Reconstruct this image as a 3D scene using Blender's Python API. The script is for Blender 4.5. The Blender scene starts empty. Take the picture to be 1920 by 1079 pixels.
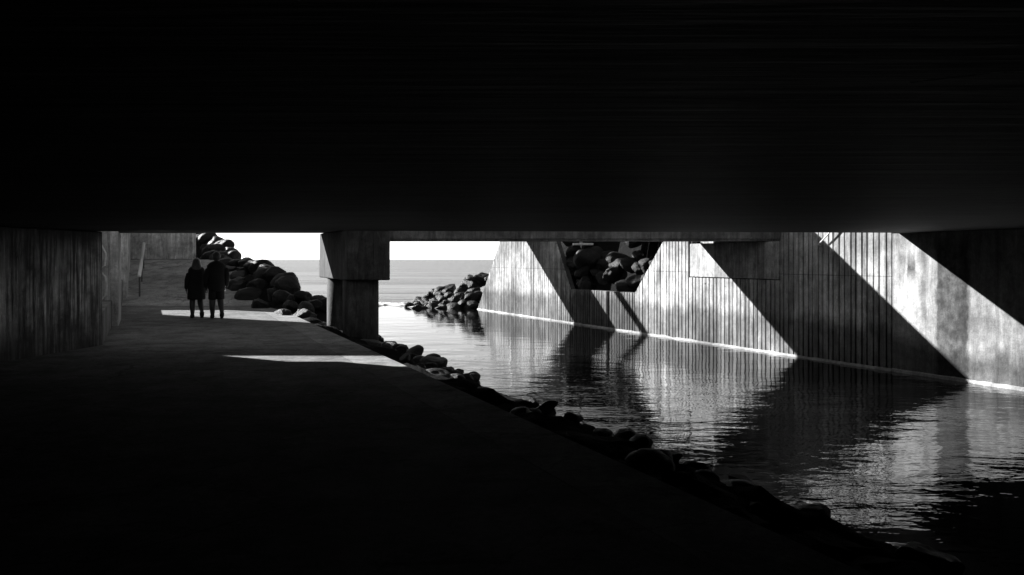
import bpy, bmesh, math, random
from mathutils import Vector, Matrix, noise as mnoise
R = math.radians
scene = bpy.context.scene
COL = scene.collection

# ------------------------------------------------------------------ camera, sky, sun, exposure
WATER = -2.2          # camera eye is z = 0, river surface 2.2 m below it
PATH = -1.57
cam_d = bpy.data.cameras.new("camera")
cam = bpy.data.objects.new("camera", cam_d)
COL.objects.link(cam)
cam.location = (0, 0, 0)
cam.rotation_euler = (R(90), 0, 0)
cam_d.sensor_width = 36
cam_d.lens = 30
cam_d.shift_y = -(539.5 - 487) / 1920.0
cam_d.clip_start = 0.05
cam_d.clip_end = 40000
scene.camera = cam

SUN_EL = R(22.5)
SUN_H = Vector((-0.847, 0.531, 0)).normalized()
sun_dir = Vector((SUN_H.x * math.cos(SUN_EL), SUN_H.y * math.cos(SUN_EL), math.sin(SUN_EL)))
world = bpy.data.worlds.new("World")
scene.world = world
world.use_nodes = True
wn = world.node_tree.nodes
wl = world.node_tree.links
wn.clear()
sky = wn.new("ShaderNodeTexSky")
sky.sky_type = 'NISHITA'
sky.sun_disc = False
sky.sun_elevation = SUN_EL
sky.sun_rotation = math.atan2(SUN_H.x, SUN_H.y)
sky.air_density = 0.45
sky.dust_density = 0.0
bw = wn.new("ShaderNodeRGBToBW")          # black and white photograph: neutral light
bg = wn.new("ShaderNodeBackground")
bg.inputs['Strength'].default_value = 0.10
out = wn.new("ShaderNodeOutputWorld")
wl.new(sky.outputs[0], bw.inputs[0])
wl.new(bw.outputs[0], bg.inputs[0])
wl.new(bg.outputs[0], out.inputs[0])

sl = bpy.data.lights.new("sun", 'SUN')
sl.energy = 5.0
sl.angle = R(0.5)
sl.color = (1, 1, 1)
so = bpy.data.objects.new("sun", sl)
COL.objects.link(so)
so.rotation_euler = (-sun_dir).to_track_quat('-Z', 'Y').to_euler()

scene.view_settings.view_transform = 'Standard'
scene.view_settings.look = 'None'
scene.view_settings.exposure = 1.45
scene.view_settings.gamma = 1
scene.cycles.max_bounces = 6
scene.cycles.diffuse_bounces = 3
scene.cycles.glossy_bounces = 4
scene.cycles.caustics_reflective = False
scene.cycles.caustics_refractive = False

# ------------------------------------------------------------------ helpers
def tag(o, label=None, cat=None, group=None, kind=None):
    if label: o['label'] = label
    if cat: o['category'] = cat
    if group: o['group'] = group
    if kind: o['kind'] = kind
    return o

def empty(name, loc=(0, 0, 0), rz=0.0):
    o = bpy.data.objects.new(name, None)
    COL.objects.link(o)
    o.location = loc
    o.rotation_euler = (0, 0, rz)
    o.empty_display_size = 0.3
    return o

def obj(name, bm, mat, parent=None, smooth=False, bevel=0.0, normals=True):
    if normals:
        bmesh.ops.recalc_face_normals(bm, faces=bm.faces[:])
    me = bpy.data.meshes.new(name)
    bm.to_mesh(me)
    bm.free()
    if smooth:
        for p in me.polygons: p.use_smooth = True
    me.materials.append(mat)
    o = bpy.data.objects.new(name, me)
    COL.objects.link(o)
    if parent: o.parent = parent
    if bevel:
        b = o.modifiers.new("bevel", 'BEVEL')
        b.width = bevel; b.segments = 2; b.limit_method = 'ANGLE'; b.angle_limit = R(40)
    return o

def add_box(bm, x0, x1, y0, y1, z0, z1):
    v = [bm.verts.new((x, y, z)) for z in (z0, z1) for y in (y0, y1) for x in (x0, x1)]
    for f in ((0, 2, 3, 1), (4, 5, 7, 6), (0, 1, 5, 4), (2, 6, 7, 3), (0, 4, 6, 2), (1, 3, 7, 5)):
        bm.faces.new([v[i] for i in f])
    return v

def add_prism(bm, poly, z0, z1):
    a = [bm.verts.new((p[0], p[1], z0)) for p in poly]
    b = [bm.verts.new((p[0], p[1], z1)) for p in poly]
    n = len(poly)
    bm.faces.new(a); bm.faces.new(b)
    for i in range(n):
        bm.faces.new([a[i], a[(i + 1) % n], b[(i + 1) % n], b[i]])

def add_profile(bm, prof, y0, y1):
    """polygon given in (x, z), extruded from y0 to y1"""
    a = [bm.verts.new((p[0], y0, p[1])) for p in prof]
    b = [bm.verts.new((p[0], y1, p[1])) for p in prof]
    n = len(prof)
    bm.faces.new(a); bm.faces.new(b)
    for i in range(n):
        bm.faces.new([a[i], a[(i + 1) % n], b[(i + 1) % n], b[i]])

def add_tube(bm, pts, rad, seg=10, cap=True):
    pts = [Vector(p) for p in pts]
    if not isinstance(rad, (list, tuple)): rad = [rad] * len(pts)
    rings = []
    for i, p in enumerate(pts):
        t = (pts[min(i + 1, len(pts) - 1)] - pts[max(i - 1, 0)]).normalized()
        up = Vector((0, 0, 1)) if abs(t.z) < 0.9 else Vector((0, 1, 0))
        s = t.cross(up).normalized(); u = s.cross(t)
        rings.append([bm.verts.new(p + (s * math.cos(2 * math.pi * k / seg) + u * math.sin(2 * math.pi * k / seg)) * rad[i]) for k in range(seg)])
    for a, b in zip(rings, rings[1:]):
        for k in range(seg):
            bm.faces.new([a[k], a[(k + 1) % seg], b[(k + 1) % seg], b[k]])
    if cap:
        bm.faces.new(rings[0]); bm.faces.new(rings[-1])

def add_loft(bm, rings, seg=20, cap0=True, cap1=True):
    """rings: (cx, cy, z, rx, ry)"""
    rs = []
    for (cx, cy, z, rx, ry) in rings:
        rs.append([bm.verts.new((cx + rx * math.cos(2 * math.pi * k / seg), cy + ry * math.sin(2 * math.pi * k / seg), z)) for k in range(seg)])
    for a, b in zip(rs, rs[1:]):
        for k in range(seg):
            bm.faces.new([a[k], a[(k + 1) % seg], b[(k + 1) % seg], b[k]])
    if cap0: bm.faces.new(rs[0])
    if cap1: bm.faces.new(rs[-1])

# ------------------------------------------------------------------ materials
class NT:
    def __init__(self, name):
        self.m = bpy.data.materials.new(name)
        self.m.use_nodes = True
        self.n = self.m.node_tree.nodes
        self.l = self.m.node_tree.links
        self.b = self.n["Principled BSDF"]
    def node(self, t, **kw):
        nd = self.n.new(t)
        for k, v in kw.items(): setattr(nd, k, v)
        return nd
    def put(self, sock, v):
        if isinstance(v, (int, float)):
            sock.default_value = (v, v, v, 1) if sock.type == 'RGBA' else ((v, v, v) if sock.type == 'VECTOR' else v)
        elif isinstance(v, tuple): sock.default_value = v
        else: self.l.new(v, sock)
    def coords(self, which='Object'):
        if which == 'Position': return self.node("ShaderNodeNewGeometry").outputs['Position']
        return self.node("ShaderNodeTexCoord").outputs[which]
    def scale(self, vec, s):
        nd = self.node("ShaderNodeVectorMath", operation='MULTIPLY')
        self.l.new(vec, nd.inputs[0]); nd.inputs[1].default_value = s
        return nd.outputs[0]
    def addv(self, a, b):
        nd = self.node("ShaderNodeVectorMath", operation='ADD')
        self.put(nd.inputs[0], a); self.put(nd.inputs[1], b)
        return nd.outputs[0]
    def noise(self, vec, scale, detail=6, rough=0.55, dist=0.0):
        nd = self.node("ShaderNodeTexNoise")
        self.l.new(vec, nd.inputs['Vector'])
        nd.inputs['Scale'].default_value = scale
        nd.inputs['Detail'].default_value = detail
        nd.inputs['Roughness'].default_value = rough
        nd.inputs['Distortion'].default_value = dist
        return nd.outputs[0]
    def rng(self, v, a, b, c, d, smooth=False):
        nd = self.node("ShaderNodeMapRange")
        nd.clamp = True
        if smooth: nd.interpolation_type = 'SMOOTHSTEP'
        self.l.new(v, nd.inputs[0])
        for i, q in enumerate((a, b, c, d)): self.put(nd.inputs[i + 1], q)
        return nd.outputs[0]
    def math(self, op, a, b=0.0):
        nd = self.node("ShaderNodeMath", operation=op)
        self.put(nd.inputs[0], a); self.put(nd.inputs[1], b)
        return nd.outputs[0]
    def mul(self, a, b): return self.math('MULTIPLY', a, b)
    def add(self, a, b): return self.math('ADD', a, b)
    def sep(self, v):
        nd = self.node("ShaderNodeSeparateXYZ"); self.l.new(v, nd.inputs[0])
        return nd.outputs
    def grey(self, v): self.l.new(v, self.b.inputs['Base Color'])
    def bump(self, h, dist, strength=1.0, normal=None):
        nd = self.node("ShaderNodeBump")
        nd.inputs['Strength'].default_value = strength
        nd.inputs['Distance'].default_value = dist
        self.l.new(h, nd.inputs['Height'])
        if normal is not None: self.l.new(normal, nd.inputs['Normal'])
        self.l.new(nd.outputs[0], self.b.inputs['Normal'])
        return nd.outputs[0]

def window01(t, v, a, b, soft):
    """1 between a and b, 0 outside, edges blurred by soft"""
    return t.mul(t.rng(v, a - soft, a + soft, 0, 1), t.rng(v, b - soft, b + soft, 1, 0))

def mat_concrete(name, base, streak=0.5, tide=None, boards=False, rough=0.85, spec=0.3, stains=()):
    t = NT(name)
    co = t.coords('Object')
    x, y, z = t.sep(co)
    big = t.rng(t.noise(co, 0.55, 5, 0.6), 0.33, 0.68, 0.42, 1.35)
    mid = t.rng(t.noise(co, 3.4, 12, 0.78, 0.2), 0.32, 0.70, 0.48, 1.38)
    st = t.noise(t.scale(co, (5.5, 5.5, 0.55)), 1.0, 9, 0.78, 0.8)
    st = t.rng(st, 0.36, 0.64, 1.0 - streak, 1.0 + 0.25 * streak)
    v = t.mul(t.mul(big, mid), st)
    v = t.mul(v, base)
    fine = t.noise(co, 38, 4, 0.6)
    v = t.mul(v, t.rng(fine, 0.3, 0.7, 0.82, 1.16))
    pit = t.noise(co, 17, 8, 0.8)
    v = t.mul(v, t.rng(pit, 0.60, 0.70, 1.0, 0.45))
    lime = t.noise(t.scale(co, (3.5, 3.5, 1.1)), 1.0, 8, 0.78, 0.6)
    v = t.add(v, t.mul(t.rng(lime, 0.60, 0.68, 0.0, 0.5), base))
    if boards:
        joint = t.add(z, t.mul(t.noise(co, 2.0, 3, 0.5), 0.02))
        v = t.mul(v, t.math('SUBTRACT', 1.0, t.mul(window01(t, joint, -0.335, -0.318, 0.006), 0.55)))
        hole = t.node('ShaderNodeTexVoronoi'); hole.inputs['Scale'].default_value = 1.0; hole.inputs['Randomness'].default_value = 0.12
        t.l.new(t.scale(co, (1.15, 0.0, 1.4)), hole.inputs['Vector'])
        v = t.mul(v, t.rng(hole.outputs['Distance'], 0.022, 0.034, 0.25, 1.0))
        at = t.node("ShaderNodeAttribute"); at.attribute_name = "tone"
        v = t.mul(v, at.outputs['Fac'])
    if tide is not None:
        edge = t.add(t.mul(t.noise(t.scale(co, (1.6, 1, 0.7)), 1.0, 6, 0.65), 1.1), tide - 0.55)
        m = t.rng(t.math('SUBTRACT', z, edge), -0.14, 0.14, 0.42, 1.0)
        v = t.mul(v, m)
    for (a, b, z0, z1, k, soft) in stains:      # dark damp runs with a shape of their own
        wob = t.mul(t.math('SUBTRACT', t.noise(t.scale(co, (3, 3, 1.6)), 1.0, 6, 0.7), 0.5), 0.3)
        m = t.mul(window01(t, t.add(x, wob), a, b, soft), window01(t, t.add(z, wob), z0, z1, 0.15))
        m = t.mul(m, t.rng(t.noise(co, 5, 6, 0.7), 0.35, 0.6, 0.65, 1.0))
        v = t.mul(v, t.math('SUBTRACT', 1.0, t.mul(m, 1.0 - k)))
    v = t.math('MINIMUM', v, 0.85)
    t.grey(v)
    t.b.inputs['Roughness'].default_value = rough
    t.b.inputs['Specular IOR Level'].default_value = spec
    h = t.add(t.mul(t.noise(co, 9, 8, 0.65), 1.0), t.mul(fine, 0.35))
    t.bump(h, 0.012, 0.7)
    return t.m

def mat_soffit(name, base):
    t = NT(name)
    co = t.coords('Position')
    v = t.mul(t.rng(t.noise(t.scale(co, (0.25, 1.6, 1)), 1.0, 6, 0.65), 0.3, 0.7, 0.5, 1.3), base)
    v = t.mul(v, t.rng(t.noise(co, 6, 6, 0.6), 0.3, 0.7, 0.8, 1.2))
    t.grey(v)
    t.b.inputs['Roughness'].default_value = 0.7
    t.b.inputs['Specular IOR Level'].default_value = 0.25
    w = t.node("ShaderNodeTexWave"); w.wave_type = 'BANDS'; w.bands_direction = 'Y'; w.wave_profile = 'SAW'
    t.l.new(co, w.inputs['Vector'])
    w.inputs['Scale'].default_value = 0.9
    w.inputs['Distortion'].default_value = 0.6; w.inputs['Detail'].default_value = 2; w.inputs['Detail Scale'].default_value = 0.3
    h = t.add(t.mul(w.outputs['Fac'], 0.6), t.noise(t.scale(co, (0.4, 7, 1)), 1.0, 5, 0.6))
    t.bump(h, 0.03, 0.8)
    return t.m

def mat_damp_wall(name):
    """under-bridge wall with pale lime streaks and shiny vertical water runs"""
    t = NT(name)
    co = t.coords('Object')
    run = t.noise(t.scale(co, (12, 12, 0.65)), 1.0, 8, 0.74, 0.4)
    drip = t.noise(t.scale(co, (24, 24, 1.1)), 1.0, 7, 0.75, 0.6)
    v = t.rng(run, 0.44, 0.64, 0.03, 0.6)
    v = t.add(v, t.rng(drip, 0.57, 0.65, 0.0, 0.55))
    v = t.mul(v, t.rng(t.noise(co, 1.1, 6, 0.65), 0.38, 0.6, 0.08, 1.5))
    z = t.add(t.sep(co)[2], t.mul(t.math('SUBTRACT', t.noise(t.scale(co, (3, 3, 0.5)), 1.0, 6, 0.7), 0.5), 0.5))  # height that darkens top and base: soot plus painted light fall-off
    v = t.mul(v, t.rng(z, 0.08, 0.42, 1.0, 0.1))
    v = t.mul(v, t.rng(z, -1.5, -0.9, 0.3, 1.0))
    t.grey(v)
    t.b.inputs['Roughness'].default_value = 0.7
    t.b.inputs['Specular IOR Level'].default_value = 0.5
    wet = t.rng(t.noise(t.scale(co, (6.0, 6.0, 0.35)), 1.0, 6, 0.7, 0.3), 0.46, 0.58, 0.0, 1.0)
    t.l.new(wet, t.b.inputs['Coat Weight'])
    t.b.inputs['Coat Roughness'].default_value = 0.14
    t.b.inputs['Coat IOR'].default_value = 1.6
    h = t.add(t.noise(t.scale(co, (5, 5, 0.5)), 1.0, 6, 0.65), t.mul(t.noise(co, 14, 6, 0.6), 0.3))
    n = t.bump(h, 0.02, 0.7)
    return t.m

def mat_asphalt(name, base, pos=True):
    t = NT(name)
    co = t.coords('Position')
    v = t.mul(t.rng(t.noise(co, 1.7, 9, 0.75), 0.32, 0.66, 0.45, 1.3), base)
    v = t.mul(v, t.rng(t.noise(co, 22, 6, 0.8), 0.32, 0.68, 0.6, 1.38))
    v = t.mul(v, t.rng(t.noise(t.scale(co, (1.6, 3.0, 1)), 1.0, 7, 0.75, 0.8), 0.57, 0.66, 1.0, 0.42))
    cr = t.node('ShaderNodeTexVoronoi'); cr.feature = 'DISTANCE_TO_EDGE'; cr.inputs['Scale'].default_value = 0.55
    t.l.new(t.addv(co, t.scale(t.noise(co, 3.0, 6, 0.7), (0.5, 0.5, 0))), cr.inputs['Vector'])
    v = t.mul(v, t.rng(cr.outputs['Distance'], 0.0, 0.008, 0.5, 1.0))
    t.grey(v)
    t.b.inputs['Roughness'].default_value = 0.9
    t.b.inputs['Specular IOR Level'].default_value = 0.06
    t.bump(t.add(t.noise(co, 45, 4, 0.7), t.mul(t.noise(co, 4, 5, 0.6), 0.7)), 0.012, 0.7)
    return t.m

def mat_rock(name, base, rough=0.55):
    t = NT(name)
    co = t.coords('Object')
    oi = t.node("ShaderNodeObjectInfo")
    co2 = t.addv(co, oi.outputs['Location'])
    v = t.mul(t.rng(t.noise(co2, 2.2, 7, 0.65), 0.3, 0.7, 0.4, 1.35), base)
    v = t.mul(v, t.rng(t.noise(co2, 21, 5, 0.7), 0.3, 0.7, 0.7, 1.3))
    v = t.mul(v, t.rng(oi.outputs['Random'], 0, 1, 0.55, 1.3))
    t.grey(v)
    t.b.inputs['Roughness'].default_value = rough
    t.b.inputs['Specular IOR Level'].default_value = 0.22
    t.bump(t.add(t.noise(co2, 5, 8, 0.65), t.mul(t.noise(co2, 24, 5, 0.6), 0.4)), 0.06, 0.7)
    return t.m

def mat_soil(name, base):
    t = NT(name)
    co = t.coords('Position')
    v = t.mul(t.rng(t.noise(co, 1.4, 8, 0.7), 0.3, 0.7, 0.5, 1.4), base)
    t.grey(v)
    t.b.inputs['Roughness'].default_value = 0.95
    t.b.inputs['Specular IOR Level'].default_value = 0.05
    t.bump(t.noise(co, 5, 9, 0.7), 0.12, 0.9)
    return t.m

def mat_plain(name, base, rough=0.7, metal=0.0, spec=0.4, var=0.25, sc=9.0):
    t = NT(name)
    co = t.coords('Object')
    v = t.mul(t.rng(t.noise(co, sc, 6, 0.6), 0.3, 0.7, 1 - var, 1 + var), base)
    t.grey(v)
    t.b.inputs['Roughness'].default_value = rough
    t.b.inputs['Metallic'].default_value = metal
    t.b.inputs['Specular IOR Level'].default_value = spec
    t.bump(t.noise(co, sc * 5, 4, 0.6), 0.004, 0.5)
    return t.m

def mat_river():
    t = NT("river_water")
    co = t.coords('Position')
    x, y, z = t.sep(co)
    t.b.inputs['Base Color'].default_value = (0.002, 0.002, 0.002, 1)
    t.b.inputs['Roughness'].default_value = 0.02
    t.b.inputs['IOR'].default_value = 1.33
    warp = t.addv(co, t.scale(t.node("ShaderNodeTexNoise").outputs[1], (0.0, 0.0, 0.0)))
    n1 = t.noise(t.scale(warp, (0.55, 1.0, 1)), 1.3, 4, 0.5, 0.3)
    n2 = t.noise(t.scale(warp, (0.6, 1.0, 1)), 5.5, 3, 0.55, 0.4)
    # livelier water in patches and towards the near bank, calmer out at the mouth
    patch = t.rng(t.noise(co, 0.22, 3, 0.5), 0.35, 0.65, 0.35, 1.0)
    near = t.rng(y, 9.0, 34.0, 1.0, 0.3)
    amp = t.mul(patch, near)
    h = t.mul(t.add(n1, t.mul(n2, 0.22)), amp)
    t.bump(h, 0.036, 1.0)
    return t.m

def mat_sea():
    t = NT("sea_water")
    co = t.coords('Position')
    t.b.inputs['Base Color'].default_value = (0.03, 0.03, 0.03, 1)
    t.b.inputs['Roughness'].default_value = 0.22
    t.b.inputs['IOR'].default_value = 1.33
    n1 = t.noise(t.scale(co, (0.25, 1, 1)), 0.25, 6, 0.6, 0.4)
    n2 = t.noise(t.scale(co, (0.5, 1, 1)), 1.6, 5, 0.6, 0.3)
    h = t.add(n1, t.mul(n2, 0.22))
    pt = t.rng(t.noise(t.scale(co, (0.25, 1, 1)), 0.08, 4, 0.6), 0.36, 0.64, 0.2, 2.3)
    t.bump(t.mul(h, pt), 0.2, 1.0)
    return t.m

M = {}
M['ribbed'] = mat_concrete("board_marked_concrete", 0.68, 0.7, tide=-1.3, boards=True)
M['ribbed_shade'] = mat_concrete("shade_toned_ribbed_concrete", 0.34, 0.9, tide=-1.1, boards=True)  # low wall copy: darker boards, with the footbridge's shade deepened in the colour
CS = 1.0888
M['smooth'] = mat_concrete("stained_smooth_concrete", 0.5, 0.5, tide=-1.65,
    stains=((15.24 * CS, 15.86 * CS, -2.3, 0.3, 0.16, 0.04), (16.05 * CS, 16.2 * CS, -1.2, 0.25, 0.45, 0.05),
            (16.32 * CS, 16.46 * CS, -0.32, 0.02, 0.2, 0.02), (14.0 * CS, 14.9 * CS, -2.1, -1.55, 0.5, 0.25)))
M['seat'] = mat_concrete("bearing_seat_concrete", 0.55, 0.7)
M['pale'] = mat_concrete("salt_bleached_concrete", 0.5, 0.4)
M['grey'] = mat_concrete("weathered_grey_concrete", 0.3, 0.7)
M['light'] = mat_concrete("light_grey_concrete", 0.84, 0.6)
M['pier'] = mat_concrete("pier_concrete", 0.105, 0.75)
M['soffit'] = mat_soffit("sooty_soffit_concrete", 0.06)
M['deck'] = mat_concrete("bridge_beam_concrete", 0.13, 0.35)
M['beam'] = mat_concrete("edge_beam_concrete", 0.27, 0.6)
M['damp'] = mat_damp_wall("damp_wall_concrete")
M['path'] = mat_asphalt("worn_path_asphalt", 0.25)
M['strip'] = mat_asphalt("path_edge_concrete", 0.32)
M['ramp'] = mat_asphalt("ramp_concrete", 0.45)
M['rock'] = mat_rock("wet_dark_boulder", 0.024, 0.5)
M['soil'] = mat_soil("dark_bank_soil", 0.012)
M['steel'] = mat_plain("painted_steel", 0.75, 0.35)
M['white'] = mat_plain('white_gloss_paint', 0.88, 0.2, 0.0, var=0.04)
M['dark_steel'] = mat_plain("dark_steel", 0.08, 0.5, 0.0)
M['river'] = mat_river()
M['sea'] = mat_sea()
M['foam'] = mat_plain("sea_foam", 0.8, 0.9, var=0.15)

# ------------------------------------------------------------------ plan lines
TAN = 0.4306
ANG = math.atan(TAN)
def RW(d): return 14.7156 - TAN * d        # right river wall
def LW(d): return -0.77 - TAN * d          # left path wall
def NW(d): return -7.53 - 0.10 * (15.7 - d) if d < 15.7 else LW(d)   # with the skewed near left abutment
def PE(d): return 3.48 - 0.40 * d          # river side edge of the path

# ------------------------------------------------------------------ setting: water, sea, banks, path
def struct(name, bm, mat, smooth=False):
    return tag(obj(name, bm, mat, smooth=smooth), kind='structure')

bm = bmesh.new()
SEA_Y = 41.0
for x0, x1, y0, y1 in ((-60, 60, -90, SEA_Y),):
    vs = [bm.verts.new((x, y, WATER)) for x, y in ((x0, y0), (x1, y0), (x1, y1), (x0, y1))]
    bm.faces.new(vs)
struct('river', bm, M['river'])
bm = bmesh.new()
vs = [bm.verts.new(p) for p in ((-60, SEA_Y, WATER), (60, SEA_Y, WATER), (14000, 14000, WATER), (-14000, 14000, WATER))]
bm.faces.new(vs)
struct('sea', bm, M['sea'])

def strip_sheet(name, ds, cols, mat, smooth=True):
    """ds: stations along the river; cols: functions d -> (x, z)"""
    bm = bmesh.new()
    rows = []
    for d in ds:
        rows.append([bm.verts.new((c(d)[0], d, c(d)[1])) for c in cols])
    for a, b in zip(rows, rows[1:]):
        for i in range(len(cols) - 1):
            bm.faces.new([a[i], a[i + 1], b[i + 1], b[i]])
    return struct(name, bm, mat, smooth)

def path_z(d):
    if d <= 29: return PATH
    if d >= 36.5: return 0.0
    t = (d - 29) / 7.5
    return PATH + 1.57 * (t if t > 0.12 else t * t / 0.24 + 0.06 * t / 0.12)
ds = [-90, -40, 0, 6, 12, 15.69, 15.71, 18, 24, 27, 29]
strip_sheet('path', ds, [lambda d: (NW(d) - 0.3, PATH), lambda d: (PE(d) - 0.706, PATH)], M['path'])
strip_sheet('path_edge', ds, [lambda d: (PE(d) - 0.70, PATH - 0.001), lambda d: (PE(d), PATH - 0.002), lambda d: (PE(d) + 0.02, PATH - 0.25)], M['strip'], False)
strip_sheet('ramp', [29 + 0.5 * i for i in range(0, 17)] + [44], [lambda d: (LW(d) - 0.02, path_z(d)), lambda d: (PE(d), path_z(d)), lambda d: (PE(d) + 0.02, path_z(d) - 0.3)], M['ramp'], False)

rnd = random.Random(5)
def hump(d):
    """height of the rubble crest beside the path"""
    pts = ((-90, -1.75), (21, -1.85), (24, -1.55), (28, -0.95), (31, -0.55), (35, -0.1), (38, 0.35), (42, 1.25), (46, 1.6), (60, 1.0))
    for (a, za), (b, zb) in zip(pts, pts[1:]):
        if d <= b: return za + (zb - za) * (d - a) / (b - a)
    return 1.0
def crest_x(d):
    sh = 1.1 - 0.75 * max(0.0, min(1.0, (d - 25.5) / 5.5))
    if d < 33: return PE(d) + sh
    if d < 42: return PE(33) + sh - (d - 33) * 0.64
    return PE(33) + sh - 9 * 0.64 - (d - 42) * 0.5
def near_bank(u):
    def f(d):
        z = -1.64 - 0.20 * u - 0.055 * u * u
        n = 0.16 * mnoise.noise(Vector((d * 1.9, u * 2.3, 2.1))) + 0.09 * mnoise.noise(Vector((d * 4.6, u * 4.9, 7.1)))
        return (PE(d) + u + 0.18 * mnoise.noise(Vector((d * 2.1, 4.4, u))), z + (n if 0.1 < u < 3 else 0))
    return f
strip_sheet('stone_bank', [-90, -40, -10, 0] + [3 + 0.14 * i for i in range(150)], [near_bank(u) for u in (0.0, 0.15, 0.35, 0.55, 0.75, 0.95, 1.15, 1.35, 1.55, 1.75, 1.95, 2.15, 2.4, 2.8, 3.4, 4.5)], M['soil'])
bank_ds = [22] + [i for i in range(23, 60, 1)]
def nz(d, k): return 0.12 * mnoise.noise(Vector((d * 0.9, k * 3.1, 1.7)))
strip_sheet('river_bank', bank_ds, [
    lambda d: (min(PE(d), crest_x(d) - 1.1) + 0.0, min(path_z(d), 0.0) - 0.06),
    lambda d: (crest_x(d) - 0.5, min(hump(d) - 0.35, 0.9) if d > 22 else -1.74 + nz(d, 1)),
    lambda d: (crest_x(d), hump(d) - 0.3 if d > 22 else -1.93 + nz(d, 2)),
    lambda d: (crest_x(d) + (0.9 if d < 22 else 0.75 + 0.05 * (d - 22)), -2.28 + 0.6 * nz(d, 3) if d < 22 else (hump(d) - 0.35) * 0.45 - 1.2),
    lambda d: (crest_x(d) + (2.2 if d < 22 else 2.3 + 0.22 * (d - 22)), -2.9),
    lambda d: (crest_x(d) + (4.0 if d < 22 else 5.0 + 0.3 * (d - 22)), -4.0)], M['soil'])

# land behind the walls, left and right
def left_land(u, d):
    z = min(-1.15 + 0.2 * u, 1.5)
    if d > 30.5: z = max(z, min(3.0, (d - 30.5) * 2.0))
    if u > 12 : z = max(z, 1.25 + (u - 12) * 0.36)  # unseen rise added at far left to hold back low sky light
    return min(z, 24.0) + 0.25 * mnoise.noise(Vector((u * 0.5, d * 0.5, 4)))
strip_sheet('left_bank', [-90, -40, 0, 10, 14, 15.6] + [15.8 + i for i in range(32)] + [60, 90],
    [(lambda u: (lambda d: (NW(d) - u, left_land(u, d))))(u) for u in (0.35, 1, 2, 3, 4.5, 6, 8, 11, 12, 16, 24, 40, 75)], M['soil'])
def right_land(u, d):
    z = max(-1.72 + 1.1 * u, -1.12)
    return min(z, 3.0 - max(0.0, d - 34) * 1.3)
strip_sheet('right_bank', [-90, -40, 0, 10] + [14 + i for i in range(30)] + [48],
    [(lambda u: (lambda d: (RW(d) + u, right_land(u, d))))(u) for u in (0.23, 0.6, 1, 1.6, 2.4, 3.4, 4.6, 6, 9, 14, 30, 60)], M['soil'])
strip_sheet('river_mouth_bank', [37.75, 38.3, 39, 40, 41, 42, 43],
    [lambda d: (RW(d) + 8, -0.8 - (d - 37.75) * 0.5), lambda d: (RW(d) + 2.8, -1.2 - (d - 37.75) * 0.45), lambda d: (RW(d) + 1.2, -2.0 - (d - 37.75) * 0.2), lambda d: (RW(d) + 0.5, -2.4), lambda d: (RW(d) - 2.5, -3.2)], M['soil'])

# ------------------------------------------------------------------ right river wall, ribbed with boards
def wall_empty(name, d, label, cat, left=False):
    o = empty(name, (0, 0, 0))
    if left:
        o.matrix_world = Matrix(((-0.3955, 0.9185, 0, -0.77), (0.9185, 0.3955, 0, 0), (0, 0, 1, 0), (0, 0, 0, 1))) if False else Matrix.Identity(4)
        o.location = (-0.77, 0, 0)
        o.rotation_euler = (0, 0, R(90) + ANG)
    else:
        o.location = (14.7156, 0, 0)
        o.rotation_euler = (0, 0, R(90) + ANG)
    return tag(o, label, cat)
# local frame of every wall: x runs along the river towards the sea, +y faces left (into the river for the right wall)

def lerp_profile(prof, s):
    for (a, za), (b, zb) in zip(prof, prof[1:]):
        if a <= s <= b: return za + (zb - za) * (s - a) / max(b - a, 1e-6)
    return prof[-1][1] if s > prof[-1][0] else prof[0][1]

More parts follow.
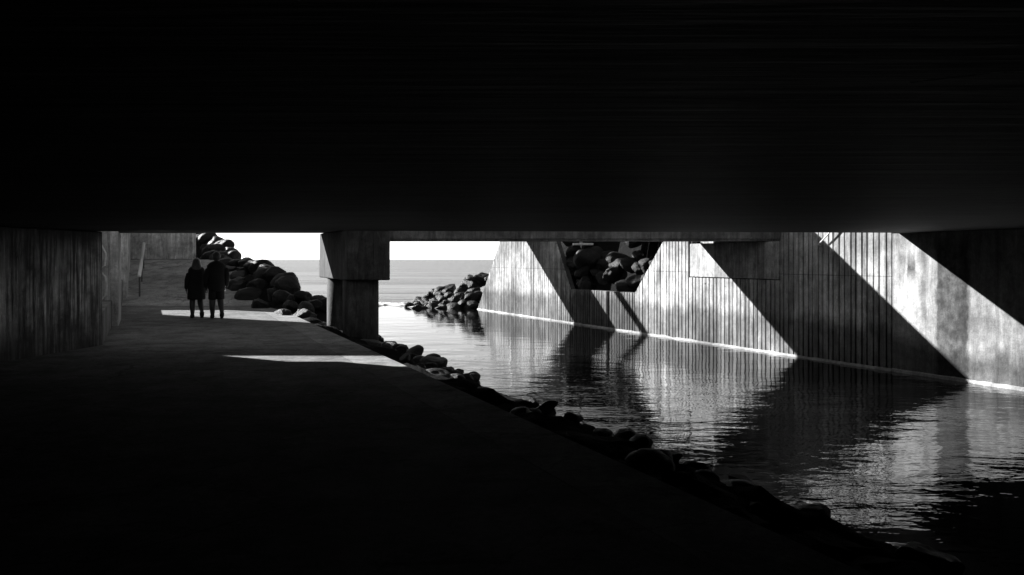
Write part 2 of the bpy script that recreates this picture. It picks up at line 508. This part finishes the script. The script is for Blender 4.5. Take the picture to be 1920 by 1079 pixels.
def ribbed_wall(root, prof, seed, seat=None, mat='ribbed'):
    """prof: (d, top z) from near to far. seat = (d0, d1, z0, z1): smooth panel instead of boards"""
    prof = [(d * CS, z) for d, z in prof]
    rr = random.Random(seed)
    bmk = bmesh.new()
    pts = [(s, z) for s, z in prof]
    add_profile(bmk, [(pts[0][0], -3.4)] + pts + [(pts[-1][0], -3.4)], -0.22, -0.055)
    obj('wall', bmk, M['deck'], root)
    bmb = bmesh.new()
    lay = bmb.loops.layers.float_color.new("tone") if False else None
    tones = []
    s = prof[0][0]
    k = 0
    while s < prof[-1][0] - 0.05:
        w = (0.172 if k % 2 else 0.142) + rr.uniform(-0.012, 0.012)
        e = min(s + w, prof[-1][0])
        g = rr.uniform(0.028, 0.040)
        a, b = s + g * 0.5, e - g * 0.5
        y1 = rr.uniform(-0.010, 0.0)
        segs = [(-3.4, None)]
        za, zb = lerp_profile(prof, a), lerp_profile(prof, b)
        tone = rr.choice((0.72, 0.85, 0.92, 1.0, 1.0, 1.08, 1.15)) * rr.uniform(0.94, 1.06)
        pieces = [(-3.4, -3.4, za, zb)]
        if seat and a / CS > seat[0] - 0.1 and b / CS < seat[1] + 0.1:
            pieces = [(-3.4, -3.4, seat[2], seat[2])]
        for (l0, l1, t0, t1) in pieces:
            if t0 - l0 < 0.02 and t1 - l1 < 0.02: continue
            n0 = len(bmb.faces)
            v = [bmb.verts.new(p) for p in ((a, -0.055, l0), (b, -0.055, l1), (b, -0.055, t1), (a, -0.055, t0),
                                             (a + 0.004, y1, l0), (b - 0.004, y1, l1), (b - 0.004, y1, t1 - 0.004), (a + 0.004, y1, t0 - 0.004))]
            for f in ((4, 5, 6, 7), (0, 4, 7, 3), (5, 1, 2, 6), (3, 7, 6, 2)):
                bmb.faces.new([v[i] for i in f])
                tones.append(tone)
        s = e; k += 1
    bmesh.ops.recalc_face_normals(bmb, faces=bmb.faces[:])
    me = bpy.data.meshes.new('boarding')
    bmb.to_mesh(me); bmb.free()
    at = me.attributes.new("tone", 'FLOAT', 'FACE')
    for i, t in enumerate(tones): at.data[i].value = t
    me.materials.append(M[mat])
    o = bpy.data.objects.new('boarding', me); COL.objects.link(o); o.parent = root
    if seat:
        bms = bmesh.new()
        add_box(bms, seat[0] * CS, seat[1] * CS, -0.05, 0.02, seat[2] + 0.02, seat[3])
        obj('bearing_seat', bms, M['seat'], root, bevel=0.012)
        bms = bmesh.new()
        add_box(bms, 19.75 * CS, 22.97 * CS, -0.58, -0.3, 0.3, 0.95)
        obj('back_wall', bms, M['seat'], root)
    # bleached footing ledge at the waterline
    bmf = bmesh.new()
    n = int((prof[-1][0] - prof[0][0]) / 0.25)
    prev = None
    for i in range(n + 1):
        s = prof[0][0] + (prof[-1][0] - prof[0][0]) * i / n
        w = 0.055 + 0.045 * mnoise.noise(Vector((s * 1.7, seed, 0)))
        zt = WATER + 0.018 + 0.03 * mnoise.noise(Vector((s * 2.3, seed, 5)))
        ring = [bmf.verts.new(p) for p in ((s, 0.004, zt + 0.03), (s, w * 0.5, zt), (s, w, WATER - 0.03), (s, w, -3.3), (s, 0.004, -3.3))]
        if prev:
            for j in range(5):
                bmf.faces.new([prev[j], prev[(j + 1) % 5], ring[(j + 1) % 5], ring[j]])
        else: bmf.faces.new(ring)
        prev = ring
    bmf.faces.new(prev)
    obj('footing', bmf, M['pale'], root)

w = wall_empty('ribbed_abutment', 0, 'far ribbed concrete abutment shaped like a trapezoid at the river mouth, sea behind it', 'abutment')
ribbed_wall(w, [(29.55, -1.02), (30.85, 1.08), (35.0, 1.08), (35.3, 0.8), (37.7, -2.15)], 3)
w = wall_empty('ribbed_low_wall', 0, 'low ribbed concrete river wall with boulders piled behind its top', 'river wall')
ribbed_wall(w, [(25.62, -1.0), (29.54, -1.02)], 8, mat='ribbed_shade')
w = wall_empty('ribbed_abutment', 0, 'large ribbed concrete abutment with smooth bearing seat and diagonal sunlit bands', 'abutment')
ribbed_wall(w, [(16.80, 0.95), (19.7, 0.95), (19.72, 0.425), (23.0, 0.425), (23.02, 0.52), (24.2, 0.55), (25.61, -1.0)], 12, seat=(19.78, 23.0, -0.48, 0.42))

w = wall_empty('smooth_abutment', 0, 'smooth stained concrete abutment beside the near water with dark damp patches', 'abutment')
bm = bmesh.new()
add_box(bm, -90 * CS, 16.79 * CS, -0.7, 0.0, -3.4, 0.51)
obj('wall', bm, M['smooth'], w)
bm = bmesh.new(); prev = None
for i in range(140):
    s = 2 + (16.79 * CS - 2) * i / 139
    wd = 0.05 + 0.03 * mnoise.noise(Vector((s * 2.1, 3, 0))); zt = WATER + 0.045 + 0.025 * mnoise.noise(Vector((s * 2.7, 9, 5)))
    ring = [bm.verts.new(p) for p in ((s, 0.003, zt + 0.02), (s, wd * 0.6, zt), (s, wd, WATER - 0.03), (s, wd, -3.3), (s, 0.003, -3.3))]
    if prev:
        for j in range(5): bm.faces.new([prev[j], prev[(j + 1) % 5], ring[(j + 1) % 5], ring[j]])
    else: bm.faces.new(ring)
    prev = ring
bm.faces.new(prev)
obj('footing', bm, M['pale'], w)

# ------------------------------------------------------------------ left walls beside the path
def left_wall(name, d0, d1, z1, label, cat, mat, off=0.0):
    w = wall_empty(name, 0, label, cat, left=True)
    bm = bmesh.new()
    add_box(bm, d0 * CS, d1 * CS, -off, 0.5, -3.0, z1)
    obj('wall', bm, mat, w, bevel=0.02)
    return w
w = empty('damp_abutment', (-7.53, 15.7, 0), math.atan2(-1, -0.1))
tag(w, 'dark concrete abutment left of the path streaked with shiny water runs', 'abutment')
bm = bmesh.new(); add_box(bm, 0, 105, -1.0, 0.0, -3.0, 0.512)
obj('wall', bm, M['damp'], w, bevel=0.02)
left_wall('parapet_wall', 15.71, 20.09, -0.95, 'low concrete wall in the gap after the streaked abutment, rocks above it', 'wall', M['grey'])
left_wall('slim_abutment', 20.1, 22.64, 0.67, 'narrow pale concrete abutment left of the path under the middle bridge', 'abutment', M['light'], 0.14)
left_wall('wing_wall', 22.66, 25.4, 3.2, 'tall concrete wing wall left of the path, next after the pale narrow abutment', 'wall', M['grey'], 0.0)
left_wall('path_wall', 25.41, 30.0, -0.7, 'low dark concrete wall along the path before the ramp', 'wall', M['grey'])
left_wall('ramp_wall', 30.01, 46, 3.1, 'tall concrete wall along the ramp beside the handrail', 'wall', M['light'], 0.15)

w = empty('end_wall', (-14.9, 36.6, 0)); tag(w, 'grey streaked concrete wall closing the top of the ramp', 'wall')
bm = bmesh.new(); add_box(bm, -1.8, 1.19, 0, 0.45, -0.6, 1.9)
obj('wall', bm, M['light'], w, bevel=0.03)
bm = bmesh.new(); add_box(bm, -1.81, 1.21, -0.05, 0.0, -0.5, 0.02)
obj('plinth', bm, M['deck'], w, bevel=0.02)

w = empty('return_wall', (-9.62, 19.9, PATH)); tag(w, 'pale wall facing the camera behind the streaked abutment, painted with rounded outlines', 'wall')
bm = bmesh.new(); add_box(bm, -3.5, 0.18, 0, 0.15, 0, 2.25)
obj('wall', bm, M['light'], w)
for (cx, cz, r, n, a0) in ((0.03, 1.62, 0.22, 6, 0.3), (0.02, 0.95, 0.26, 9, 0.0), (0.05, 0.45, 0.15, 5, 0.8)):
    bm = bmesh.new()
    add_tube(bm, [(cx + r * 0.6 * math.cos(a0 + 2 * math.pi * k / n), -0.002, cz + r * 1.3 * math.sin(a0 + 2 * math.pi * k / n)) for k in range(n)] + [(cx + r * 0.6 * math.cos(a0), -0.002, cz + r * 1.3 * math.sin(a0))], 0.022, 6)
    obj('painted_outline', bm, M['steel'], w)

# ------------------------------------------------------------------ bridges
# near road bridge overhead
b = empty('road_bridge', (0, 0, 0.519)); tag(b, 'wide dark concrete bridge deck overhead spanning path and river', 'bridge')
bm = bmesh.new()
edge = [(-60, 15.74), (-20, 15.74), (-7.0, 15.74), (-6.6, 15.1), (0, 15.7), (7.6, 16.6), (16, 17.3), (60, 19)]
add_prism(bm, edge + [(60, -90), (-60, -90)], 0.0, 0.9)
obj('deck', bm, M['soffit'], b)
bm = bmesh.new()
e2 = [(x, y + 0.002) for x, y in edge]
add_prism(bm, e2 + [(x, y + 0.12) for x, y in reversed(e2)], 0.035, 0.95)
obj('edge_beam', bm, M['deck'], b)
bm = bmesh.new()
add_tube(bm, [(1.14, 2.44, -0.012), (1.3, 2.32, -0.012), (1.7, 2.25, -0.012), (2.4, 2.2, -0.012)], 0.0022, 6)
obj('cable', bm, M['grey'], b)

# narrow middle bridge on the pier
b = empty('narrow_bridge', (0, 20.1, 0.43)); tag(b, 'narrow middle bridge with a grey concrete edge beam resting on the pier', 'bridge')
bm = bmesh.new(); add_box(bm, -2.93, 6.35, 0, 0.45, 0.055, 1.24)
add_box(bm, -2.93, 6.35, 0.035, 0.42, 0.004, 0.0551)
obj('edge_beam', bm, M['beam'], b, bevel=0.008)
bm = bmesh.new(); add_box(bm, -4.0, 5.2, 2.15, 2.56, 0.045, 1.0)
obj('edge_beam', bm, M['deck'], b, bevel=0.02)
bm = bmesh.new(); add_box(bm, -3.2, 6.3, 0.45, 2.15, 0.3, 1.0)
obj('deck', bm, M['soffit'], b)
bm = bmesh.new(); add_box(bm, -16.5, -3.2, 0, 2.56, 0.27, 1.0)
obj('side_span', bm, M['deck'], b)
bm = bmesh.new(); add_box(bm, -16.5, -3.2, 0.0, 0.3, 1.003, 1.24)
obj('kerb', bm, M['deck'], b)
bm = bmesh.new(); add_box(bm, 6.35, 12, 0.05, 2.5, 0.55, 1.0)
obj('approach_slab', bm, M['deck'], b)
w = empty('sun_blocker_wall', (-13, 20.12, 1.675)); tag(w, 'unseen concrete wall added above the left abutment to block sun from the path', 'wall')
bm = bmesh.new(); add_box(bm, -4.5, 3.3, 0, 0.26, 0, 1.6)  # stands out of view, added to keep the sun off part of the path
obj('wall', bm, M['grey'], w)

# far footbridge
b = empty('footbridge', (0, 31.2, 1.09)); tag(b, 'thin far footbridge with a plank handrail crossing the river mouth', 'bridge')
bm = bmesh.new(); add_box(bm, -18, 14, 0, 2.22, 0, 0.31)
obj('deck', bm, M['deck'], b, bevel=0.02)
bm = bmesh.new()
add_prism(bm, [(RW(d) + 0.08, d - 31.2) for d in (24.2, 28.6)] + [(14, -2.6), (14, -7.0)], -0.36, 0.3)
obj('shade_slab', bm, M['deck'], b)  # slab added above the view to shade the boulders behind the low wall
bm = bmesh.new(); add_box(bm, -13.2, 12, 0.0, 0.06, 1.38, 1.66)
rl = obj('handrail', bm, M['deck'], b)
for i in range(9):
    bm = bmesh.new(); add_box(bm, -13 + i * 3.1, -12.92 + i * 3.1, 0.065, 0.145, 0.312, 1.6)
    obj('post', bm, M['dark_steel'], b)

# pier
p = empty('bridge_pier', (-3.45, 19.7, -1.9)); tag(p, 'concrete bridge pier with square cap on round columns between path and river', 'pier')
def shear(bm):
    for v in bm.verts: v.co.x -= TAN * v.co.y
bm = bmesh.new(); add_box(bm, -0.36, 0.64, 0, 3.14, 1.42, 2.592); shear(bm)
obj('pier_cap', bm, M['pier'], p, bevel=0.03)
for (cx, cy, r) in ((0.09, 0.52, 0.42), (0.0, 2.42, 0.30)):
    bm = bmesh.new()
    add_loft(bm, [(cx - TAN * cy, cy, -1.2, r, r), (cx - TAN * cy, cy, 1.415, r, r)], 40)
    c = obj('column', bm, M['pier'], p)
    for f in c.data.polygons: f.use_smooth = abs(f.normal.z) < 0.5

# ------------------------------------------------------------------ small fittings
h = empty('handrail', (-13.1, 30, PATH)); tag(h, 'white sloping handrail climbing beside the ramp wall', 'handrail')
bm = bmesh.new(); add_tube(bm, [(0.0, 0, 1.01), (-0.8, 2.0, 1.49), (-2.0, 5.0, 2.22)], 0.062, 12)
obj('rail', bm, M['white'], h, smooth=True)
for (x, y, z0, z1) in ((-0.1, 0.25, 0.2, 1.06), (-1.0, 2.5, 0.7, 1.6), (-1.9, 4.75, 1.1, 2.15)):
    bm = bmesh.new(); add_tube(bm, [(x, y, z0 - 0.3), (x, y, z1)], 0.03, 8)
    obj('post', bm, M['dark_steel'], h)

h = empty('drain_pipe', (RW(18.2) - 0.05, 18.2, 0.5)); tag(h, 'thin pale pipe slanting across the top of the ribbed abutment', 'pipe')
bm = bmesh.new()
uy = Vector((-0.3955, 0.9185, 0)); nx = Vector((-0.9185, -0.3955, 0))
add_tube(bm, [uy * 0.42 - nx * 0.12 + Vector((0, 0, -0.22)), uy * 0.36 + nx * 0.05 + Vector((0, 0, -0.18)), uy * 0.12 + nx * 0.05 + Vector((0, 0, 0.0)), uy * -0.25 + nx * 0.05 + Vector((0, 0, 0.30))], 0.016, 8)
obj('pipe', bm, M['steel'], h, smooth=True)

h = empty('timber_plank', (2.5, 30.0, 0.5), R(-6)); tag(h, 'pale sunlit plank lying across the dark boulders under the bridge', 'plank')
bm = bmesh.new(); add_box(bm, -0.36, 0.36, -0.09, 0.09, 0, 0.07)
obj('plank', bm, M['steel'], h, bevel=0.008)

# surf where the sea meets the river
bm = bmesh.new()
rs = random.Random(11)
for i in range(60):
    cx = rs.uniform(-10.5, -4.2); cy = 41.6 + rs.gauss(0, 0.8); L = rs.uniform(0.15, 0.7); Wd = L * rs.uniform(0.15, 0.4)
    ring = []
    for k in range(10):
        a = 2 * math.pi * k / 10; q = rs.uniform(0.6, 1.15)
        ring.append(bm.verts.new((cx + L * q * math.cos(a), cy + Wd * q * math.sin(a), WATER + 0.012)))
    top = bm.verts.new((cx, cy, WATER + rs.uniform(0.04, 0.1)))
    for k in range(10): bm.faces.new([ring[k], ring[(k + 1) % 10], top])
tag(obj('sea_foam', bm, M['foam'], smooth=True), 'white broken surf along the edge of the sea', 'surf', kind='stuff')

# ------------------------------------------------------------------ boulders
def rock_mesh(seed, sub=4):
    rr = random.Random(seed)
    bm = bmesh.new()
    bmesh.ops.create_icosphere(bm, subdivisions=sub, radius=1.0)
    cuts = []
    for _ in range(rr.randint(6, 10)):
        n = Vector((rr.gauss(0, 1), rr.gauss(0, 1), rr.gauss(0, 1))).normalized()
        cuts.append((n, rr.uniform(0.58, 0.86)))
    off = Vector((seed * 3.7, seed * 1.3, seed * 7.1))
    for v in bm.verts:
        p = v.co.copy()
        for n, dd in cuts:
            e = p.dot(n) - dd
            if e > 0: p -= n * e * 0.86
        q = p.normalized()
        p += q * (0.10 * mnoise.noise(q * 1.6 + off) + 0.035 * mnoise.noise(q * 5 + off) + 0.02 * mnoise.noise(q * 11 + off) + 0.010 * mnoise.noise(q * 23 + off))
        v.co = p
    me = bpy.data.meshes.new('boulder')
    bm.to_mesh(me); bm.free()
    for f in me.polygons: f.use_smooth = True
    me.materials.append(M['rock'])
    return me
ROCKS = [rock_mesh(i + 1) for i in range(12)]
def boulder(x, y, z, r, rr, label, group, flat=0.72):
    o = bpy.data.objects.new('boulder', rr.choice(ROCKS))
    COL.objects.link(o)
    o.location = (x, y, z)
    o.scale = (r * rr.uniform(0.9, 1.3), r * rr.uniform(0.85, 1.15), r * flat * rr.uniform(0.85, 1.2))
    o.rotation_euler = (rr.uniform(-0.5, 0.5), rr.uniform(-0.5, 0.5), rr.uniform(0, 6.28))
    tag(o, label, 'boulder', group)
    return o

# small riprap on the bank between the path and the water
rr = random.Random(21)
L1, G1 = 'small dark stone on the low bank between the path and the river', 'riprap stones along the river bank'
for i in range(74):
    d = 24 - 19.0 * ((i + rr.random()) / 74) ** 1.25
    u = rr.choice((rr.uniform(0.2, 1.0), rr.uniform(1.0, 1.85), rr.uniform(1.5, 1.85))) + (0.25 if d > 15 else 0.18)
    z = -1.62 - (u / 2.2) * 0.56
    r = rr.uniform(0.13, 0.26) * (1.0 if d > 15 else 0.8)
    boulder(PE(d) + u, d, z + rr.uniform(-0.10, 0.0), r, rr, L1, G1, 0.6)
# big boulders of the sea wall left of the pier
L2, G2 = 'dark rounded boulder heaped in the sea wall between the path and the pier', 'sea wall boulders beside the path'
for i in range(90):
    d = 23.5 + 21.5 * (i + rr.random()) / 90
    u = rr.gauss(-0.2, 0.8)
    u = max(-1.35, min(2.4, u))
    zc = hump(d)
    t = u / (1.3 if u > 0 else 1.1)
    z = zc + 0.05 - (zc - (path_z(d) if u < 0 else -2.2)) * min(1.0, abs(t)) * (0.85 if u < 0 else 0.8)
    r = rr.uniform(0.3, 0.58) * (0.75 + 0.016 * (d - 22))
    if d < 27: r *= 0.75
    boulder(crest_x(d) + u, d, z - r * 0.25, r, rr, L2, G2)
# river mouth boulders
L3, G3 = 'wet dark boulder in the pile at the river mouth, beside the far ribbed abutment', 'boulders at the river mouth'
for i in range(72):
    t = ((i + rr.random()) / 72) ** 0.9
    u = rr.uniform(-2.2, 2.5)
    crest = -1.05 - 0.46 * u
    r = rr.uniform(0.28, 0.5) * (1 - 0.1 * max(0, u))
    d = 38.15 + 2.6 * t
    boulder(RW(d) - u, d, -2.35 + max(0.1, crest + 2.35 - r * 0.7) * t, r, rr, L3, G3)
# boulders behind the low wall
L4, G4 = 'dark boulder on the slope above the low ribbed wall, under the bridge', 'boulders above the low wall'
for i in range(52):
    d = rr.uniform(24.6, 31.5)
    u = rr.uniform(0.45, 1.5) if i % 2 else rr.uniform(0.9, 3.0)
    r = rr.uniform(0.2, 0.42)
    u = max(u, r * 1.35 + 0.08)
    boulder(RW(d) + u, d, right_land(u, d) + rr.uniform(0.0, 0.2), r, rr, L4, G4)
for d, u in ((29.5, 0.42), (29.75, 0.5), (30.05, 0.45), (30.3, 0.5), (30.6, 0.5), (29.2, 0.4)):
    boulder(RW(d) + u + 0.06, d, -0.95 + max(0.0, (d - 29.4)) * 1.35, rr.uniform(0.26, 0.34), rr, L4, G4)
o = boulder(2.75, 30.1, 0.0, 0.62, rr, 'large dark boulder behind the low ribbed wall with a pale plank on top', None, 0.75)
o.rotation_euler = (0, 0, 1)
# boulders above the parapet wall on the left
L5, G5 = 'pale grey boulder on the left slope seen in the gap after the streaked abutment', 'boulders in the left gap'
for i in range(5):
    d = rr.uniform(16, 19)
    u = rr.uniform(0.7, 2.4)
    boulder(LW(d) - u, d, left_land(u, d) + 0.05, rr.uniform(0.25, 0.42), rr, L5, G5)

# ------------------------------------------------------------------ people
M['skin'] = mat_plain("skin", 0.05, 0.5, var=0.08)
M['coat'] = mat_plain("dark_coat_cloth", 0.012, 0.9, var=0.3, sc=20)
M['jacket'] = mat_plain("dark_jacket_cloth", 0.010, 0.85, var=0.3, sc=20)
M['shorts'] = mat_plain("dark_shorts_cloth", 0.014, 0.9, var=0.3, sc=20)
M['hair_light'] = mat_plain("light_hair", 0.06, 0.35, var=0.4, sc=40)
M['hair_dark'] = mat_plain("short_hair", 0.05, 0.5, var=0.4, sc=40)
M['shoe'] = mat_plain("dark_shoe", 0.03, 0.6)

def skin_body(name, J, E, mat, parent, root):
    me = bpy.data.meshes.new(name + "_skeleton")
    names = list(J)
    me.from_pydata([J[n][0] for n in names], [(names.index(a), names.index(b)) for a, b in E], [])
    o = bpy.data.objects.new(name + "_skeleton", me)
    COL.objects.link(o)
    sk = o.modifiers.new("skin", 'SKIN')
    sk.use_smooth_shade = True
    for i, n in enumerate(names):
        r = J[n][1]
        sv = me.skin_vertices[0].data[i]
        sv.radius = r if isinstance(r, tuple) else (r, r)
        sv.use_root = (n == root)
    ss = o.modifiers.new("sub", 'SUBSURF'); ss.levels = 2; ss.render_levels = 2
    dg = bpy.context.evaluated_depsgraph_get()
    ev = o.evaluated_get(dg)
    m2 = bpy.data.meshes.new_from_object(ev)
    m2.name = name
    bpy.data.objects.remove(o)
    m2.materials.clear(); m2.materials.append(mat)
    for f in m2.polygons: f.use_smooth = True
    b = bpy.data.objects.new(name, m2)
    COL.objects.link(b); b.parent = parent
    return b

def person(loc, rz, H, label, arms, legs, mat_skin):
    """arms/legs: joint positions per side in metres for the final height"""
    k = H / 1.76
    root = empty('person', loc, rz)
    tag(root, label, 'person')
    J = {'pelvis': ((0, 0, .95 * k), (.14 * k, .10 * k)), 'waist': ((0, .0, 1.1 * k), (.125 * k, .09 * k)), 'chest': ((0, .0, 1.28 * k), (.15 * k, .105 * k)),
         'collar': ((0, -.01, 1.42 * k), (.11 * k, .08 * k)), 'neck': ((0, .0, 1.50 * k), .055 * k), 'jaw': ((0, .02, 1.57 * k), .072 * k),
         'skull': ((0, .02, 1.66 * k), (.078 * k, .095 * k)), 'crown': ((0, .01, 1.72 * k), .06 * k),
         'nose': ((0, .118 * k, 1.62 * k), .014 * k), 'nose_bridge': ((0, .09 * k, 1.655 * k), .014 * k)}
    E = [('pelvis', 'waist'), ('waist', 'chest'), ('chest', 'collar'), ('collar', 'neck'), ('neck', 'jaw'), ('jaw', 'skull'), ('skull', 'crown'), ('skull', 'nose_bridge'), ('nose_bridge', 'nose')]
    for sd, sg in (('l', -1), ('r', 1)):
        sh, el, wr, hd = arms[sd]
        J['sh' + sd] = (sh, .058 * k); J['el' + sd] = (el, .042 * k); J['wr' + sd] = (wr, .028 * k)
        hd = Vector(hd); wv = Vector(wr)
        dr = (hd - wv).normalized()
        side = Vector((0, 1, 0)); side = (side - dr * side.dot(dr)).normalized()
        palm = wv + dr * .075 * k
        J['pm' + sd] = (tuple(palm), (.036 * k, .018 * k))
        E += [('collar', 'sh' + sd), ('sh' + sd, 'el' + sd), ('el' + sd, 'wr' + sd), ('wr' + sd, 'pm' + sd)]
        for fi, (o_, ln) in enumerate(((.028, .068), (.010, .078), (-.009, .072), (-.027, .056))):
            a = palm + side * o_ * k + dr * .02 * k; b_ = a + dr * ln * .55 * k; c_ = b_ + dr * ln * .4 * k + Vector((-sg * .018 * k, 0, 0))
            J['f%d%s' % (fi, sd)] = (tuple(a), .010 * k); J['g%d%s' % (fi, sd)] = (tuple(b_), .009 * k); J['h%d%s' % (fi, sd)] = (tuple(c_), .007 * k)
            E += [('pm' + sd, 'f%d%s' % (fi, sd)), ('f%d%s' % (fi, sd), 'g%d%s' % (fi, sd)), ('g%d%s' % (fi, sd), 'h%d%s' % (fi, sd))]
        ta = wv + dr * .03 * k + side * .035 * k; tb = ta + dr * .045 * k + side * .012 * k
        J['ta' + sd] = (tuple(ta), .012 * k); J['tb' + sd] = (tuple(tb), .009 * k)
        E += [('wr' + sd, 'ta' + sd), ('ta' + sd, 'tb' + sd)]
        hp, kn, cf, an, bl, to = legs[sd]
        for nm, co, r in (('hp', hp, .092), ('kn', kn, .088), ('cf', cf, .09), ('an', an, .055), ('bl', bl, .036), ('to', to, .024)):
            J[nm + sd] = (co, r * k)
        E += [('pelvis', 'hp' + sd), ('hp' + sd, 'kn' + sd), ('kn' + sd, 'cf' + sd), ('cf' + sd, 'an' + sd), ('an' + sd, 'bl' + sd), ('bl' + sd, 'to' + sd)]
        J['ear' + sd] = ((sg * .088 * k, .01, 1.635 * k), .02 * k)
        E += [('skull', 'ear' + sd)]
    skin_body('body', J, E, mat_skin, root, 'pelvis')
    for sd in 'lr':
        hp, kn, cf, an, bl, to = legs[sd]
        bm = bmesh.new()
        a, b_, t = Vector(an), Vector(bl), Vector(to)
        heel = a + (a - b_) * 0.35; heel.z = a.z - .045
        add_tube(bm, [heel, a + Vector((0, 0, -.03)), (a + b_) / 2, b_, t, t + (t - b_) * .4], [.04, .058, .06, .056, .046, .022], 12)
        obj('shoe', bm, M['shoe'], root, smooth=True)
    return root

def sleeves(bm, arms, r0, r1, r2):
    for sd in 'lr':
        sh, el, wr, hd = [Vector(q) for q in arms[sd]]
        add_tube(bm, [sh * 0.8 + Vector((0, 0, sh.z * .2 - .02)), sh + Vector((0, 0, -.035)), sh.lerp(el, .4), el, el.lerp(wr, .5), wr], [r0 * .55, r0 * .85, r0 * .95, r1, r1 * .9, r2], 14)

# woman in a hooded knee-length coat, right hand towards the man
k = 1.60 / 1.76
arms = {'l': ((-.17 * k, 0, 1.41 * k), (-.235, -.05, 1.03), (-.25, .05, .80), (-.25, .08, .68)),
        'r': ((.17 * k, 0, 1.41 * k), (.23, -.03, 1.02), (.265, .03, .80), (.275, .05, .68))}
legs = {'l': ((-.085, 0, .82), (-.10, .04, .45), (-.10, .0, .33), (-.10, .02, .085), (-.10, .13, .04), (-.10, .19, .03)),
        'r': ((.085, 0, .82), (.095, .03, .46), (.105, -.05, .36), (.125, -.22, .185), (.13, -.145, .08), (.13, -.09, .04))}
woman = person((-8.45, 22.85, PATH), ANG, 1.60, 'woman with long hair and dark knee-length coat walking away on the path', arms, legs, M['skin'])
bm = bmesh.new()
add_loft(bm, [(0, -.0, .50, .225, .185), (0, 0, .56, .235, .19), (0, 0, .74, .225, .18), (0, 0, .92, .21, .165), (0, 0, 1.10, .205, .15), (0, -.01, 1.22, .215, .15), (0, -.01, 1.31, .205, .13), (0, -.01, 1.36, .165, .105), (0, -.005, 1.40, .09, .075)], 24)
sleeves(bm, arms, .075, .066, .05)
obj('coat', bm, M['coat'], woman, smooth=True)
bm = bmesh.new()
add_loft(bm, [(0, -.06, 1.12, .14, .05), (0, -.065, 1.2, .155, .075), (0, -.05, 1.32, .145, .095), (0, -.03, 1.42, .12, .105), (0, -.015, 1.50, .104, .108), (0, -.005, 1.56, .088, .095), (0, 0, 1.60, .055, .06), (0, 0, 1.615, .02, .02)], 24)
obj('hair', bm, M['hair_light'], woman, smooth=True)

# man in jacket and shorts, left hand towards the woman
arms = {'l': ((-.19, 0, 1.42), (-.245, -.04, 1.12), (-.27, .03, .85), (-.275, .05, .72)),
        'r': ((.19, 0, 1.42), (.265, -.03, 1.13), (.26, .08, .88), (.25, .12, .76))}
legs = {'l': ((-.09, 0, .92), (-.10, .05, .50), (-.105, .0, .37), (-.10, .03, .09), (-.10, .15, .04), (-.10, .22, .03)),
        'r': ((.09, 0, .92), (.10, .04, .51), (.105, -.04, .40), (.12, -.21, .18), (.125, -.12, .075), (.125, -.06, .04))}
man = person((-7.86, 22.7, PATH), ANG, 1.78, 'man with dark jacket and knee-length shorts walking away on the path', arms, legs, M['skin'])
bm = bmesh.new()
add_loft(bm, [(0, 0, .74, .20, .155), (0, 0, .80, .215, .165), (0, 0, .98, .215, .16), (0, 0, 1.18, .225, .155), (0, -.01, 1.34, .235, .15), (0, -.01, 1.43, .225, .135), (0, -.01, 1.49, .165, .105), (0, -.005, 1.53, .08, .075)], 24)
sleeves(bm, arms, .08, .07, .055)
obj('jacket', bm, M['jacket'], man, smooth=True)
bm = bmesh.new()
add_loft(bm, [(0, 0, .72, .175, .135), (0, 0, .85, .18, .14), (0, 0, .95, .17, .13)], 20)
for sd in 'lr':
    hp, kn = Vector(legs[sd][0]), Vector(legs[sd][1])
    add_tube(bm, [hp + Vector((0, 0, -.03)), hp.lerp(kn, .5), kn + Vector((0, 0, .01))], [.11, .108, .105], 16)
obj('shorts', bm, M['shorts'], man, smooth=True)
bm = bmesh.new()
add_loft(bm, [(0, -.03, 1.56, .088, .085), (0, -.015, 1.64, .1, .11), (0, .0, 1.70, .1, .115), (0, .0, 1.745, .082, .095), (0, .0, 1.775, .05, .055), (0, 0, 1.785, .015, .015)], 24)
obj('hair', bm, M['hair_dark'], man, smooth=True)
